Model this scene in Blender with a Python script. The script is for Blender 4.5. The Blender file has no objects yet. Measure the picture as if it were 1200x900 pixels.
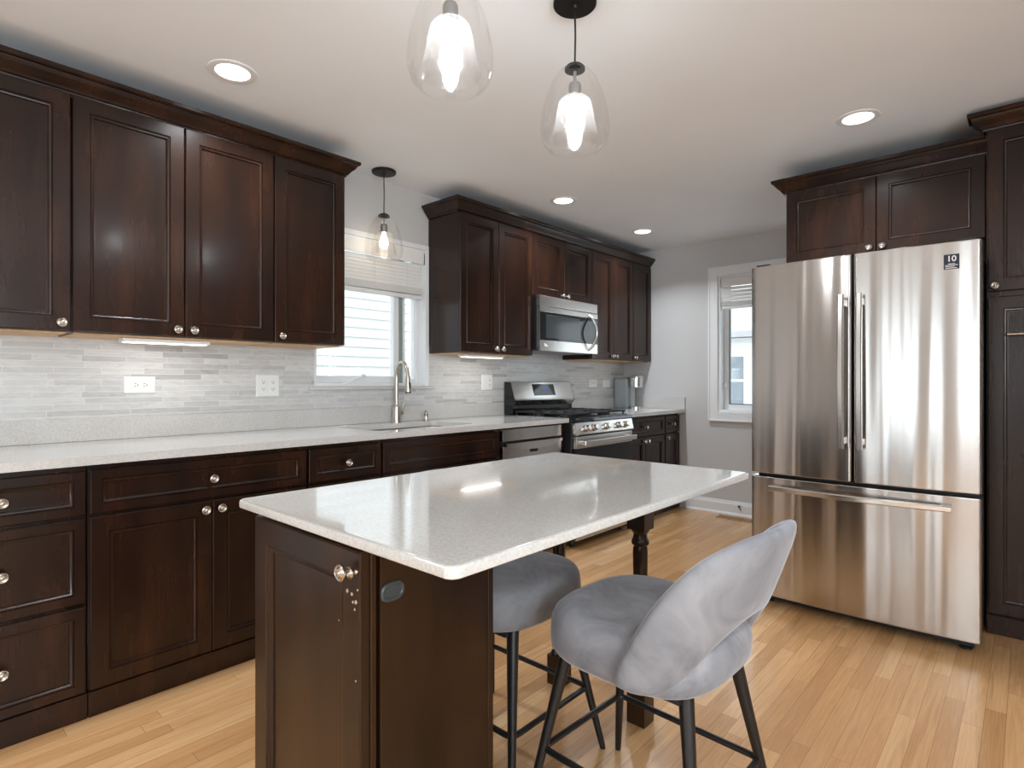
import bpy, bmesh, math, random
from mathutils import Vector, Matrix
random.seed(7)
PI = math.pi
S = bpy.context.scene
COL = S.collection

# ------------------------------------------------------------------ camera, world, light, exposure
CAMH, FPX, YAW = 1.17, 671.0, math.radians(42.06)
cd = bpy.data.cameras.new('camera'); cam = bpy.data.objects.new('camera', cd); COL.objects.link(cam)
cam.location = (0, 0, CAMH); cam.rotation_euler = (PI/2, 0, YAW)
cd.sensor_width = 36; cd.lens = FPX*36/1200; cd.shift_y = -2.7/1200; cd.clip_start = 0.02
S.camera = cam
S.view_settings.view_transform = 'Standard'; S.view_settings.look = 'None'
S.view_settings.gamma = 1; S.view_settings.use_curve_mapping = False
S.view_settings.exposure = 0.33
S.cycles.use_denoising = True
S.cycles.max_bounces = 10; S.cycles.diffuse_bounces = 5; S.cycles.glossy_bounces = 5
S.cycles.transparent_max_bounces = 16
S.cycles.sample_clamp_indirect = 6.0

W = bpy.data.worlds.new('sky'); S.world = W; W.use_nodes = True
bg = W.node_tree.nodes['Background']
bg.inputs[0].default_value = (0.86, 0.93, 1.0, 1); bg.inputs[1].default_value = 2.6

def area(name, loc, rot, sx, sy, power, col, parent=None, spread=None):
    l = bpy.data.lights.new(name, 'AREA'); l.shape = 'RECTANGLE'; l.size = sx; l.size_y = sy
    l.energy = power; l.color = col
    if spread: l.spread = spread
    o = bpy.data.objects.new(name, l); COL.objects.link(o); o.location = loc; o.rotation_euler = rot
    if parent: o.parent = parent
    return o
# daylight entering through the patio door and windows of the dining side behind the camera
DAY = (0.86, 0.94, 1.0)
area('daylight_patio', (-0.95, -3.28, 1.1), (PI/2+.45, 0, 0), .8, 1.9, 6, DAY)
area('daylight_dining', (1.0, -3.28, 1.5), (PI/2+.6, 0, 0), 1.1, 1.1, 24, DAY)
area('daylight_side', (2.28, -0.6, 1.47), (PI/2+.60, 0, PI/2), 1.9, 1.1, 105, DAY)
RECESSED_W, PENDANT_L = 9.0, 62.0

# ------------------------------------------------------------------ helpers
class MB:
    def __init__(s): s.bm = bmesh.new()
    def box(s, x0, x1, y0, y1, z0, z1, bev=0.0, seg=2):
        b = bmesh.new()
        vs = [b.verts.new((x, y, z)) for x in (x0, x1) for y in (y0, y1) for z in (z0, z1)]
        for f in ((0,1,3,2),(4,6,7,5),(0,4,5,1),(2,3,7,6),(0,2,6,4),(1,5,7,3)):
            b.faces.new([vs[i] for i in f])
        if bev > 0:
            bmesh.ops.bevel(b, geom=b.edges[:], offset=bev, segments=seg, affect='EDGES', profile=0.6)
        s.merge(b); return s
    def merge(s, b, M=None):
        bmesh.ops.recalc_face_normals(b, faces=b.faces[:])
        mp = {}
        for v in b.verts: mp[v] = s.bm.verts.new(M @ v.co if M else v.co)
        for f in b.faces:
            try: s.bm.faces.new([mp[v] for v in f.verts])
            except ValueError: pass
        b.free()
    def grid(s, rows, close_u=False, close_v=False, cap0=False, cap1=False):
        b = bmesh.new()
        R = [[b.verts.new(p) for p in r] for r in rows]
        n, m = len(R), len(R[0])
        for i in range(n if close_v else n-1):
            for j in range(m if close_u else m-1):
                q = [R[i][j], R[i][(j+1) % m], R[(i+1) % n][(j+1) % m], R[(i+1) % n][j]]
                try: b.faces.new(q)
                except ValueError: pass
        if cap0: b.faces.new(R[0][::-1])
        if cap1: b.faces.new(R[-1])
        bmesh.ops.remove_doubles(b, verts=b.verts[:], dist=1e-6)
        s.merge(b); return s
    def lathe(s, prof, c=(0,0,0), axis='z', n=24, cap=True, scale=(1,1)):
        rows = []
        for r, h in prof:
            row = []
            for k in range(n):
                a = 2*PI*k/n; p, q = r*math.cos(a)*scale[0], r*math.sin(a)*scale[1]
                v = {'z': (p, q, h), 'y': (p, h, q), 'x': (h, p, q)}[axis]
                row.append((v[0]+c[0], v[1]+c[1], v[2]+c[2]))
            rows.append(row)
        return s.grid(rows, close_u=True, cap0=cap, cap1=cap)
    def tube(s, pts, r, n=12, closed=False, flat=1.0, cap=True):
        pts = [Vector(p) for p in pts]; m = len(pts)
        rr = r if isinstance(r, (list, tuple)) else [r]*m
        rows = []; up = None
        for i in range(m):
            if closed: d = pts[(i+1) % m]-pts[i-1]
            else: d = pts[min(i+1, m-1)]-pts[max(i-1, 0)]
            d.normalize()
            if up is None:
                up = Vector((0,0,1)) if abs(d.z) < .9 else Vector((0,1,0))
            up = (up - d*up.dot(d)).normalized(); sd = d.cross(up)
            rows.append([pts[i]+(sd*math.cos(2*PI*k/n)*flat+up*math.sin(2*PI*k/n))*rr[i] for k in range(n)])
        return s.grid(rows, close_u=True, close_v=closed, cap0=cap and not closed, cap1=cap and not closed)
    def prism(s, pts, a, b_, axis='z'):
        f = {'z': lambda p, h: (p[0], p[1], h), 'x': lambda p, h: (h, p[0], p[1]), 'y': lambda p, h: (p[0], h, p[1])}[axis]
        return s.grid([[f(p, a) for p in pts], [f(p, b_) for p in pts]], close_u=True, cap0=True, cap1=True)
    def rect_relief(s, x0, x1, z0, z1, loops, y=0.0):
        """concentric rectangles: (inset, y depth) from the back edge round to the middle, seen from -y"""
        rows = [[(x0+i, y+d, z0+i), (x1-i, y+d, z0+i), (x1-i, y+d, z1-i), (x0+i, y+d, z1-i)] for i, d in loops]
        return s.grid(rows, close_u=True, cap0=True, cap1=True)
    def sweep(s, path, prof, side=1, closed=False):
        P = [Vector((p[0], p[1])) for p in path]; n = len(P)
        def nrm(a, b): d = (b-a).normalized(); return Vector((d.y, -d.x))*side
        rows = []
        for i in range(n):
            if i == 0: m = nrm(P[0], P[1])
            elif i == n-1: m = nrm(P[-2], P[-1])
            else:
                a, b = nrm(P[i-1], P[i]), nrm(P[i], P[i+1]); m = (a+b)/(1+a.dot(b))
            rows.append([(P[i].x+m.x*d, P[i].y+m.y*d, z) for d, z in prof])
        return s.grid(rows, close_u=True, cap0=True, cap1=True)
    def build(s, name, mat, parent=None, loc=None, ang=32, rot=None):
        bmesh.ops.recalc_face_normals(s.bm, faces=s.bm.faces[:])
        for f in s.bm.faces: f.smooth = True
        lim = math.radians(ang)
        for e in s.bm.edges:
            if len(e.link_faces) == 2 and e.calc_face_angle(0) > lim: e.smooth = False
        me = bpy.data.meshes.new(name); s.bm.to_mesh(me); s.bm.free()
        me.materials.append(mat)
        o = bpy.data.objects.new(name, me); COL.objects.link(o)
        if ang < 60:
            wn = o.modifiers.new('weighted_normals', 'WEIGHTED_NORMAL'); wn.keep_sharp = True; wn.weight = 90
        if parent: o.parent = parent
        if loc: o.location = loc
        if rot: o.rotation_euler = rot
        return o

def thing(name, label, cat, loc=(0,0,0), rz=0.0, group=None):
    o = bpy.data.objects.new(name, None); COL.objects.link(o)
    o.location = loc; o.rotation_euler = (0, 0, rz); o.empty_display_size = .1
    return tag(o, label, cat, group)
def tag(o, label, cat, group=None):
    o['label'] = label; o['category'] = cat
    if group: o['group'] = group
    return o
def struct(o): o['kind'] = 'structure'; return o
def copy_tree(o, parent=None):
    c = o.copy(); COL.objects.link(c)
    if parent: c.parent = parent
    for ch in o.children: copy_tree(ch, c)
    return c
def inst(src, parent, loc, name=None, rot=None):
    c = src.copy(); COL.objects.link(c); c.parent = parent; c.location = loc
    if rot: c.rotation_euler = rot
    return c

# ------------------------------------------------------------------ materials
def lin(r, g, b):
    f = lambda c: ((c/255+.055)/1.055)**2.4 if c > 10 else c/255/12.92
    return (f(r), f(g), f(b), 1)
class Mat:
    def __init__(s, name):
        s.m = bpy.data.materials.new(name); s.m.use_nodes = True
        s.t = s.m.node_tree; s.N = s.t.nodes; s.L = s.t.links
        s.p = s.N['Principled BSDF']; s.out = s.N['Material Output']
    def set(s, **k):
        for a, v in k.items():
            i = s.p.inputs[a.replace('_', ' ')]
            i.default_value = v
        return s
    def n(s, typ, **k):
        x = s.N.new(typ)
        for a, v in k.items(): setattr(x, a, v)
        return x
    def link(s, a, b): s.L.new(a, b)
    def coord(s, scale=(1,1,1), rot=(0,0,0), kind='Object'):
        tc = s.n('ShaderNodeTexCoord'); mp = s.n('ShaderNodeMapping')
        mp.inputs['Scale'].default_value = scale; mp.inputs['Rotation'].default_value = rot
        s.link(tc.outputs[kind], mp.inputs['Vector']); return mp.outputs['Vector']
    def noise(s, vec, scale, detail=4, rough=.5):
        x = s.n('ShaderNodeTexNoise'); x.inputs['Scale'].default_value = scale
        x.inputs['Detail'].default_value = detail; x.inputs['Roughness'].default_value = rough
        s.link(vec, x.inputs['Vector']); return x
    def ramp(s, fac, stops):
        x = s.n('ShaderNodeValToRGB'); e = x.color_ramp.elements
        while len(e) < len(stops): e.new(.5)
        for i, (p, c) in enumerate(stops): e[i].position = p; e[i].color = c if len(c) == 4 else (*c, 1)
        s.link(fac, x.inputs['Fac']); return x.outputs['Color']
    def mix(s, a, b, fac, mode='MIX'):
        x = s.n('ShaderNodeMix', data_type='RGBA', blend_type=mode)
        for i, v in ((6, a), (7, b), (0, fac)):
            if hasattr(v, 'is_linked'): s.link(v, x.inputs[i])
            else: x.inputs[i].default_value = v
        return x.outputs[2]
    def bump(s, h, strength=.1, dist=.01):
        x = s.n('ShaderNodeBump'); x.inputs['Strength'].default_value = strength; x.inputs['Distance'].default_value = dist
        s.link(h, x.inputs['Height']); s.link(x.outputs['Normal'], s.p.inputs['Normal']); return x
def plain(name, col, rough=.5, metal=0, **k):
    m = Mat(name); m.set(Base_Color=col, Roughness=rough, Metallic=metal, **k)
    v = m.coord(); nz = m.noise(v, 18, 3)
    r = m.n('ShaderNodeMapRange'); r.inputs[3].default_value = rough*.9; r.inputs[4].default_value = min(1, rough*1.12)
    m.link(nz.outputs['Fac'], r.inputs[0]); m.link(r.outputs[0], m.p.inputs['Roughness'])
    return m.m
def emit(name, col, strength):
    m = Mat(name); m.set(Base_Color=(0,0,0,1), Emission_Color=col, Emission_Strength=strength); return m.m

def wood_dark(name, c0, c1, c2, rough=.30):
    m = Mat(name); v = m.coord((1, 1, .18)); n1 = m.noise(v, 9, 3, .5)
    v2 = m.coord((1, 1, .05)); n2 = m.noise(v2, 120, 2, .5); n3 = m.noise(m.coord(), 3.0, 2)
    a = m.ramp(n1.outputs['Fac'], [(.30, c0), (.52, c1), (.75, c2)])
    b = m.ramp(n2.outputs['Fac'], [(.35, (.88,.88,.88)), (.65, (1.05,1.05,1.04))])
    c = m.mix(a, b, 1.0, 'MULTIPLY')
    d = m.ramp(n3.outputs['Fac'], [(.35, (.8,.8,.8)), (.68, (1.25,1.2,1.15))])
    m.link(m.mix(c, d, .8, 'MULTIPLY'), m.p.inputs['Base Color'])
    m.set(Roughness=rough, Coat_Weight=.12, Coat_Roughness=.12, Specular_IOR_Level=.32)
    m.bump(n2.outputs['Fac'], .04, .002)
    return m.m
WOOD = wood_dark('espresso_wood', (.009,.0038,.0024,1), (.0185,.0068,.0034,1), (.030,.0105,.0046,1), .25)
WOOD_ISL = wood_dark('island_wood', (.012,.0052,.0024,1), (.023,.0092,.0036,1), (.036,.0145,.0052,1), .30)
SHADOWGAP = plain('dark_gap', (.004,.003,.003,1), .7)
MAPLE = wood_dark('maple_underside', (.55,.33,.16,1), (.62,.39,.20,1), (.68,.45,.25,1), .5)
KNOB = plain('brushed_nickel', (.52,.49,.44,1), .20, 1)
NICKEL = plain('satin_nickel', (.50,.46,.40,1), .30, 1)
BLACK = plain('black_metal', (.008,.008,.009,1), .38)
BLACKGLASS = plain('black_glass', (.006,.007,.009,1), .06)
BLACKPL = plain('black_plastic', (.012,.012,.014,1), .45)
BRONZE = plain('dark_bronze', (.018,.016,.015,1), .42, .6)
GREYMETAL = plain('grey_socket_metal', (.30,.29,.28,1), .4, .7)
WHITEPL = plain('white_plastic', (.78,.78,.77,1), .35)
WHITE = plain('white_trim_paint', (.80,.81,.82,1), .38)
SILVER = plain('silver_plastic', (.42,.44,.45,1), .32, .5)
GREYPL = plain('grey_plastic', (.34,.38,.40,1), .38)
NAVY = plain('navy_sticker', (.012,.016,.035,1), .5)
INK = plain('white_ink', (.85,.85,.85,1), .5)
def wallpaint(name, c, rough=.6):
    m = Mat(name); v = m.coord(); nz = m.noise(v, 1.3, 2); f = m.noise(v, 260, 2)
    col = m.ramp(nz.outputs['Fac'], [(.3, tuple(x*.97 for x in c)), (.7, tuple(min(1, x*1.02) for x in c))])
    m.link(col, m.p.inputs['Base Color']); m.set(Roughness=rough); m.bump(f.outputs['Fac'], .05, .002); return m.m
WALL = wallpaint('grey_wall_paint', (.565,.56,.56))
CEIL = wallpaint('white_ceiling_paint', (.835,.858,.885), .8)

def steel(name, col=(.60,.585,.565,1), rough=.24, wave=.0, aniso=.75):
    m = Mat(name); v = m.coord((1, 1, 60)); n1 = m.noise(v, 14, 3)
    r = m.n('ShaderNodeMapRange'); r.inputs[3].default_value = rough*.85; r.inputs[4].default_value = rough*1.25
    m.link(n1.outputs['Fac'], r.inputs[0]); m.link(r.outputs[0], m.p.inputs['Roughness'])
    m.set(Base_Color=col, Metallic=1.0, Anisotropic=aniso, Anisotropic_Rotation=.25)
    tg = m.n('ShaderNodeTangent', direction_type='RADIAL', axis='Z'); m.link(tg.outputs[0], m.p.inputs['Tangent'])
    if wave:
        w = m.noise(m.coord((4.6, 4.6, .16)), 1.5, 1.5, .4)
        m.bump(w.outputs['Fac'], wave, .02)
    return m.m
STEEL = steel('stainless_steel')
STEEL_FR = steel('fridge_stainless', (.50,.478,.458,1), .17, .62, .9)
STEEL_BR = steel('bright_stainless', (.72,.71,.69,1), .20, 0, .4)

def oak():
    m = Mat('oak_floor')
    tc = m.n('ShaderNodeTexCoord'); sp = m.n('ShaderNodeSeparateXYZ'); m.link(tc.outputs['Object'], sp.inputs[0])
    cb = m.n('ShaderNodeCombineXYZ'); m.link(sp.outputs['Y'], cb.inputs['X']); m.link(sp.outputs['X'], cb.inputs['Y'])
    br = m.n('ShaderNodeTexBrick'); m.link(cb.outputs[0], br.inputs['Vector'])
    br.offset = .37; br.offset_frequency = 3; br.squash = .7; br.squash_frequency = 2
    br.inputs['Color1'].default_value = (0,0,0,1); br.inputs['Color2'].default_value = (1,1,1,1)
    br.inputs['Mortar'].default_value = (.5,.5,.5,1); br.inputs['Scale'].default_value = 1
    br.inputs['Mortar Size'].default_value = .0007; br.inputs['Mortar Smooth'].default_value = .3
    br.inputs['Brick Width'].default_value = .95; br.inputs['Row Height'].default_value = .0575; br.inputs['Bias'].default_value = 0
    # each board shifts its own grain
    sh = m.n('ShaderNodeVectorMath', operation='MULTIPLY_ADD')
    m.link(br.outputs['Color'], sh.inputs[0]); sh.inputs[1].default_value = (7, 3, 9)
    mp = m.n('ShaderNodeMapping'); mp.inputs['Scale'].default_value = (16, .9, 1); m.link(tc.outputs['Object'], mp.inputs['Vector'])
    m.link(mp.outputs[0], sh.inputs[2])
    g1 = m.noise(sh.outputs[0], 1.6, 6, .62); g1.inputs['Distortion'].default_value = .9
    mp2 = m.n('ShaderNodeMapping'); mp2.inputs['Scale'].default_value = (260, 5, 1); m.link(tc.outputs['Object'], mp2.inputs['Vector'])
    g2 = m.noise(mp2.outputs[0], 1, 3, .6)
    base = m.ramp(br.outputs['Color'], [(0, (.455,.245,.105)), (.35, (.53,.295,.132)), (.7, (.575,.335,.155)), (1, (.635,.395,.20))])
    gr = m.ramp(g1.outputs['Fac'], [(.30, (.74,.66,.58)), (.48, (1,1,1)), (.56, (.90,.86,.80)), (.72, (1.08,1.08,1.08))])
    c = m.mix(base, gr, .85, 'MULTIPLY')
    fr = m.ramp(g2.outputs['Fac'], [(.35, (.86,.83,.80)), (.6, (1.04,1.04,1.04))])
    c = m.mix(c, fr, .7, 'MULTIPLY')
    c = m.mix(c, (.22,.11,.05,1), br.outputs['Fac'])
    m.link(c, m.p.inputs['Base Color'])
    m.set(Roughness=.27, Coat_Weight=.25, Coat_Roughness=.15)
    iv = m.n('ShaderNodeMath', operation='SUBTRACT'); iv.inputs[0].default_value = 1; m.link(br.outputs['Fac'], iv.inputs[1])
    m.bump(iv.outputs[0], .25, .001); return m.m
OAK = oak()

def tile():
    m = Mat('marble_strip_tile')
    tc = m.n('ShaderNodeTexCoord'); sp = m.n('ShaderNodeSeparateXYZ'); m.link(tc.outputs['Object'], sp.inputs[0])
    cb = m.n('ShaderNodeCombineXYZ'); m.link(sp.outputs['Y'], cb.inputs['X']); m.link(sp.outputs['Z'], cb.inputs['Y'])
    br = m.n('ShaderNodeTexBrick'); m.link(cb.outputs[0], br.inputs['Vector'])
    br.offset = .43; br.offset_frequency = 3; br.squash = .55; br.squash_frequency = 2
    for k, v in (('Color1', (0,0,0,1)), ('Color2', (1,1,1,1)), ('Mortar', (.5,.5,.5,1)), ('Scale', 1), ('Mortar Size', .0011),
                 ('Mortar Smooth', .2), ('Brick Width', .30), ('Row Height', .0262), ('Bias', 0)): br.inputs[k].default_value = v
    sh = m.n('ShaderNodeVectorMath', operation='MULTIPLY_ADD'); m.link(br.outputs['Color'], sh.inputs[0]); sh.inputs[1].default_value = (5, 9, 4)
    mp = m.n('ShaderNodeMapping'); mp.inputs['Scale'].default_value = (1, 2.2, 9); m.link(tc.outputs['Object'], mp.inputs['Vector'])
    m.link(mp.outputs[0], sh.inputs[2])
    g = m.noise(sh.outputs[0], 2.6, 6, .6); g.inputs['Distortion'].default_value = 1.2
    base = m.ramp(br.outputs['Color'], [(0, (.42,.415,.41)), (.08, (.50,.495,.49)), (.25, (.56,.555,.55)), (1, (.66,.655,.645))])
    ve = m.ramp(g.outputs['Fac'], [(.28, (.70,.705,.73)), (.43, (1,1,1)), (.58, (.86,.86,.87)), (.75, (1.06,1.06,1.06))])
    c = m.mix(base, ve, .9, 'MULTIPLY'); c = m.mix(c, (.70,.70,.68,1), br.outputs['Fac'])
    m.link(c, m.p.inputs['Base Color']); m.set(Roughness=.25)
    iv = m.n('ShaderNodeMath', operation='SUBTRACT'); iv.inputs[0].default_value = 1; m.link(br.outputs['Fac'], iv.inputs[1])
    m.bump(iv.outputs[0], .3, .0015); return m.m
TILE = tile()

def quartz(name, c, rough):
    m = Mat(name); v = m.coord(); a = m.noise(v, 330, 3, .7); b = m.noise(v, 120, 2, .5); w = m.noise(v, 5, 3)
    col = m.ramp(a.outputs['Fac'], [(.30, tuple(x*.72 for x in c)), (.46, c), (.60, c), (.72, tuple(min(1, x*1.2) for x in c))])
    c2 = m.ramp(b.outputs['Fac'], [(.35, (.92,.91,.90)), (.6, (1.02,1.02,1.02))])
    c3 = m.ramp(w.outputs['Fac'], [(.3, (.96,.955,.95)), (.7, (1.03,1.03,1.03))])
    m.link(m.mix(m.mix(col, c2, 1, 'MULTIPLY'), c3, 1, 'MULTIPLY'), m.p.inputs['Base Color'])
    m.set(Roughness=rough, Specular_IOR_Level=.55, Coat_Weight=.6, Coat_Roughness=.03); return m.m
QUARTZ = quartz('white_quartz', (.60,.59,.575), .14)
QUARTZ_ISL = quartz('island_quartz', (.575,.56,.535), .10)

def velvet():
    m = Mat('grey_velvet'); v = m.coord(); a = m.noise(v, 6.5, 4, .6); a.inputs['Distortion'].default_value = 1.0; f = m.noise(v, 500, 2)
    lw = m.n('ShaderNodeLayerWeight'); lw.inputs[0].default_value = .3
    col = m.ramp(a.outputs['Fac'], [(.30, (.165,.168,.188)), (.48, (.235,.237,.256)), (.68, (.315,.315,.33))])
    m.link(col, m.p.inputs['Base Color'])
    m.set(Roughness=.85, Sheen_Weight=.55, Sheen_Roughness=.35, Sheen_Tint=(.85,.87,.95,1), Specular_IOR_Level=.15)
    m.bump(f.outputs['Fac'], .12, .002); return m.m
VELVET = velvet()

def thin_glass(name, tint=(1,1,1,1), base=.03, edge=.5, blend=.25, rough=.02, frost=0.0, frostcol=(.9,.9,.9,1)):
    m = Mat(name); m.N.remove(m.p)
    tr = m.n('ShaderNodeBsdfTransparent'); tr.inputs[0].default_value = tint
    gl = m.n('ShaderNodeBsdfGlossy'); gl.inputs['Roughness'].default_value = rough
    lw = m.n('ShaderNodeLayerWeight'); lw.inputs[0].default_value = blend
    r = m.n('ShaderNodeMapRange'); r.inputs[3].default_value = base; r.inputs[4].default_value = edge
    m.link(lw.outputs['Facing'], r.inputs[0])
    mx = m.n('ShaderNodeMixShader'); m.link(r.outputs[0], mx.inputs[0]); m.link(tr.outputs[0], mx.inputs[1]); m.link(gl.outputs[0], mx.inputs[2])
    res = mx.outputs[0]
    if frost:
        tl = m.n('ShaderNodeBsdfTranslucent'); tl.inputs[0].default_value = frostcol
        m2 = m.n('ShaderNodeMixShader'); m2.inputs[0].default_value = frost; m.link(res, m2.inputs[1]); m.link(tl.outputs[0], m2.inputs[2]); res = m2.outputs[0]
    m.link(res, m.out.inputs['Surface']); return m.m
PANE = thin_glass('window_glass', (.97,.985,.98,1), .04, .6)
SHADEGLASS = thin_glass('clear_shade_glass', (.994,.993,.992,1), .03, .32, .2)
INNERGLASS = thin_glass('seeded_inner_glass', (.97,.96,.95,1), .04, .4, .3, .2, .04)
BULB = emit('glowing_bulb', (.90, .96, 1, 1), PENDANT_L)
BULB_WARM = emit('soft_warm_bulb', (1, .88, .70, 1), 14.0)
LENS = emit('downlight_lens', (1, .97, .92, 1), 4.0)
LEDBAR = emit('led_bar_lens', (1, .96, .88, 1), 3.5)
DISPLAY = emit('blue_display', (.06, .17, .9, 1), .8)
def siding():
    m = Mat('white_vinyl_siding'); v = m.coord()
    sp = m.n('ShaderNodeSeparateXYZ'); m.link(v, sp.inputs[0])
    nz = m.noise(m.coord((1, 1, 8)), 3, 3)
    m.link(m.ramp(nz.outputs['Fac'], [(.3, (.72,.73,.72)), (.7, (.80,.80,.79))]), m.p.inputs['Base Color']); m.set(Roughness=.6); return m.m
SIDING = siding()
BRICKY = plain('tan_house_wall', (.50,.42,.34,1), .8)
ROOF = plain('grey_shingles', (.42,.42,.43,1), .9)
SNOW = plain('pale_ground', (.70,.70,.68,1), .9)
BLINDM = plain('white_blind', (.80,.79,.77,1), .45)

# ------------------------------------------------------------------ room shell
XL, XR, YB, YF, ZC = -3.04, 2.2, 5.04, -3.2, 2.44
def wall_with_hole(name, axis, pos, thick, a0, a1, holes, z1=ZC, mat=WALL):
    """axis 'x': wall in plane x=pos running along y; holes: (a0,a1,z0,z1) sorted along a"""
    mb = MB()
    def put(s0, s1, zz0, zz1):
        if s1-s0 < 1e-4 or zz1-zz0 < 1e-4: return
        p0, p1 = min(pos, pos+thick), max(pos, pos+thick)
        if axis == 'x': mb.box(p0, p1, s0, s1, zz0, zz1)
        else: mb.box(s0, s1, p0, p1, zz0, zz1)
    c = a0
    for (h0, h1, hz0, hz1) in holes:
        put(c, h0, 0, z1); put(h0, h1, 0, hz0); put(h0, h1, hz1, z1); c = h1
    put(c, a1, 0, z1)
    return struct(mb.build(name, mat))
W1 = (1.672, 2.514, 1.14, 2.06)
W2 = (-2.065, -1.30, .90, 2.11)
W3 = (-1.40, -.50, .06, 2.12)
W5 = (.40, 1.60, .90, 2.12)
W4 = (-1.6, .4, .85, 2.1)
wall_with_hole('wall_left', 'x', XL, -.16, YF-.16, YB+.16, [W1])
wall_with_hole('wall_back', 'y', YB, .16, XL, XR, [W2])
wall_with_hole('wall_front', 'y', YF, -.16, XL, XR, [W3, W5])
wall_with_hole('wall_right', 'x', XR, .16, YF-.16, YB+.16, [W4])
struct(MB().box(-1.06, XR, 4.215, YB, 0, ZC).build('wall_partition', WALL))
struct(MB().box(XL-.16, XR+.16, YF-.16, YB+.16, -.06, 0).build('floor', OAK))
struct(MB().box(XL-.16, XR+.16, YF-.16, YB+.16, ZC, ZC+.08).build('ceiling', CEIL))
def baseboard(name, path, side):
    prof = [(0, 0), (.016, 0), (.016, .085), (.012, .098), (.008, .104), (.006, .118), (0, .12)]
    return struct(MB().sweep(path, prof, side).build(name, WHITE))
baseboard('baseboard_back', [(-2.36, YB), (-1.06, YB)], 1)
baseboard('baseboard_partition', [(-1.06, 4.9), (-1.06, 4.215)], 1)
baseboard('baseboard_right', [(XR, 4.215), (XR, YF)], 1)
baseboard('baseboard_front', [(-1.65, YF), (XL, YF)], 1)
# shoe moulding along the back wall
struct(MB().sweep([(-2.36, YB-.016), (-1.06, YB-.016)], [(0,0), (.012,0), (.012,.008), (.006,.018), (0,.019)], 1).build('trim_1', WHITE))

# strip tile behind the worktops (left wall)
mb = MB(); tx = XL+.009
mb.box(XL, tx, -.6, 1.672, .90, 1.40); mb.box(XL, tx, 1.672, 2.514, .90, 1.122); mb.box(XL, tx, 2.514, 5.03, .90, 1.42)
struct(mb.build('wall_backsplash', TILE))

# ------------------------------------------------------------------ windows
def frame(mb, a0, a1, z0, z1, w, d0, d1, ax):
    for (p, q, r, s) in ((a0, a0+w, z0, z1), (a1-w, a1, z0, z1), (a0+w, a1-w, z0, z0+w), (a0+w, a1-w, z1-w, z1)):
        if ax == 'x': mb.box(d0, d1, p, q, r, s, .003)
        else: mb.box(p, q, d0, d1, r, s, .003)
# window over the sink
w1 = thing('window_1', 'white framed window over the sink with half raised blind', 'window', (XL, 2.09, 1.14)); w1['kind'] = 'structure'
def at(o, parent):
    o.parent = parent; o.location = -Vector(parent.location); return o
mb = MB(); frame(mb, W1[0], W1[1], W1[2], W1[3], .022, XL-.159, XL-.004, 'x'); at(mb.build('jamb', WHITE), w1)
mb = MB(); frame(mb, W1[0]+.022, 2.335, W1[2]+.022, W1[3]-.022, .042, XL-.13, XL-.085, 'x'); at(mb.build('sash', WHITE), w1)
mb = MB(); frame(mb, 2.36, W1[1]-.022, W1[2]+.022, W1[3]-.022, .026, XL-.13, XL-.085, 'x'); at(mb.build('side_sash', WHITE), w1)
at(MB().box(XL-.14, XL-.08, 2.333, 2.362, W1[2]+.022, W1[3]-.022, .002).build('mullion', plain('grey_green_vinyl', (.24,.29,.28,1), .5)), w1)
mb = MB(); mb.box(XL-.112, XL-.106, W1[0]+.06, 2.298, W1[2]+.06, W1[3]-.06); at(mb.build('pane', PANE), w1)
mb = MB(); mb.box(XL-.112, XL-.106, 2.384, W1[1]-.046, W1[2]+.046, W1[3]-.046); at(mb.build('side_pane', PANE), w1)
mb = MB(); mb.box(XL-.16, XL+.03, 1.635, 2.552, 1.122, 1.14, .004); at(mb.build('sill', QUARTZ), w1)
mb = MB(); mb.box(XL-.004, XL+.012, W1[1]-.03, W1[1]+.0, W1[2], W1[3]+.03, .003); mb.box(XL-.004, XL+.012, W1[0]+.0, W1[1]-.03, W1[3]-.002, W1[3]+.03, .003)
at(mb.build('casing', WHITE), w1)
mb = MB(); mb.tube([(XL-.075, 1.93, 1.165), (XL-.045, 1.93, 1.168), (XL-.035, 1.95, 1.180), (XL-.03, 2.02, 1.205)], .006, 8); mb.lathe([(.010,-.012),(.011,.012)], (XL-.03, 2.025, 1.207), 'y', 10)
mb.box(XL-.085, XL-.05, 1.89, 1.99, 1.141, 1.166, .004); at(mb.build('crank_handle', WHITEPL), w1)

# window beside the refrigerator
w2 = thing('window_2', 'white trimmed window in the far wall, half hidden by the refrigerator', 'window', ((W2[0]+W2[1])/2, YB, W2[2])); w2['kind'] = 'structure'
mb = MB(); frame(mb, W2[0]-.078, W2[1]+.078, W2[2]-.078, W2[3]+.078, .080, YB-.018, YB+.002, 'y')
frame(mb, W2[0]-.082, W2[1]+.082, W2[2]-.082, W2[3]+.082, .016, YB-.026, YB+.001, 'y'); at(mb.build('casing', WHITE), w2)
mb = MB(); frame(mb, W2[0], W2[1], W2[2], W2[3], .02, YB+.001, YB+.158, 'y'); at(mb.build('jamb', WHITE), w2)
mb = MB(); frame(mb, W2[0]+.02, W2[1]-.02, W2[2]+.02, W2[3]-.02, .045, YB+.085, YB+.125, 'y'); at(mb.build('sash', WHITE), w2)
mb = MB(); frame(mb, W2[0]+.065, W2[1]-.065, W2[2]+.065, W2[3]-.065, .009, YB+.088, YB+.118, 'y'); at(mb.build('gasket', plain('grey_gasket', (.12,.14,.15,1), .6)), w2)
at(MB().box(W2[0]+.07, W2[1]-.07, YB+.100, YB+.105, W2[2]+.07, W2[3]-.07).build('pane', PANE), w2)
at(MB().box(W2[0]+.02, W2[0]+.05, YB+.055, YB+.085, 1.12, 1.16, .004).build('sash_lock', WHITEPL), w2)

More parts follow.
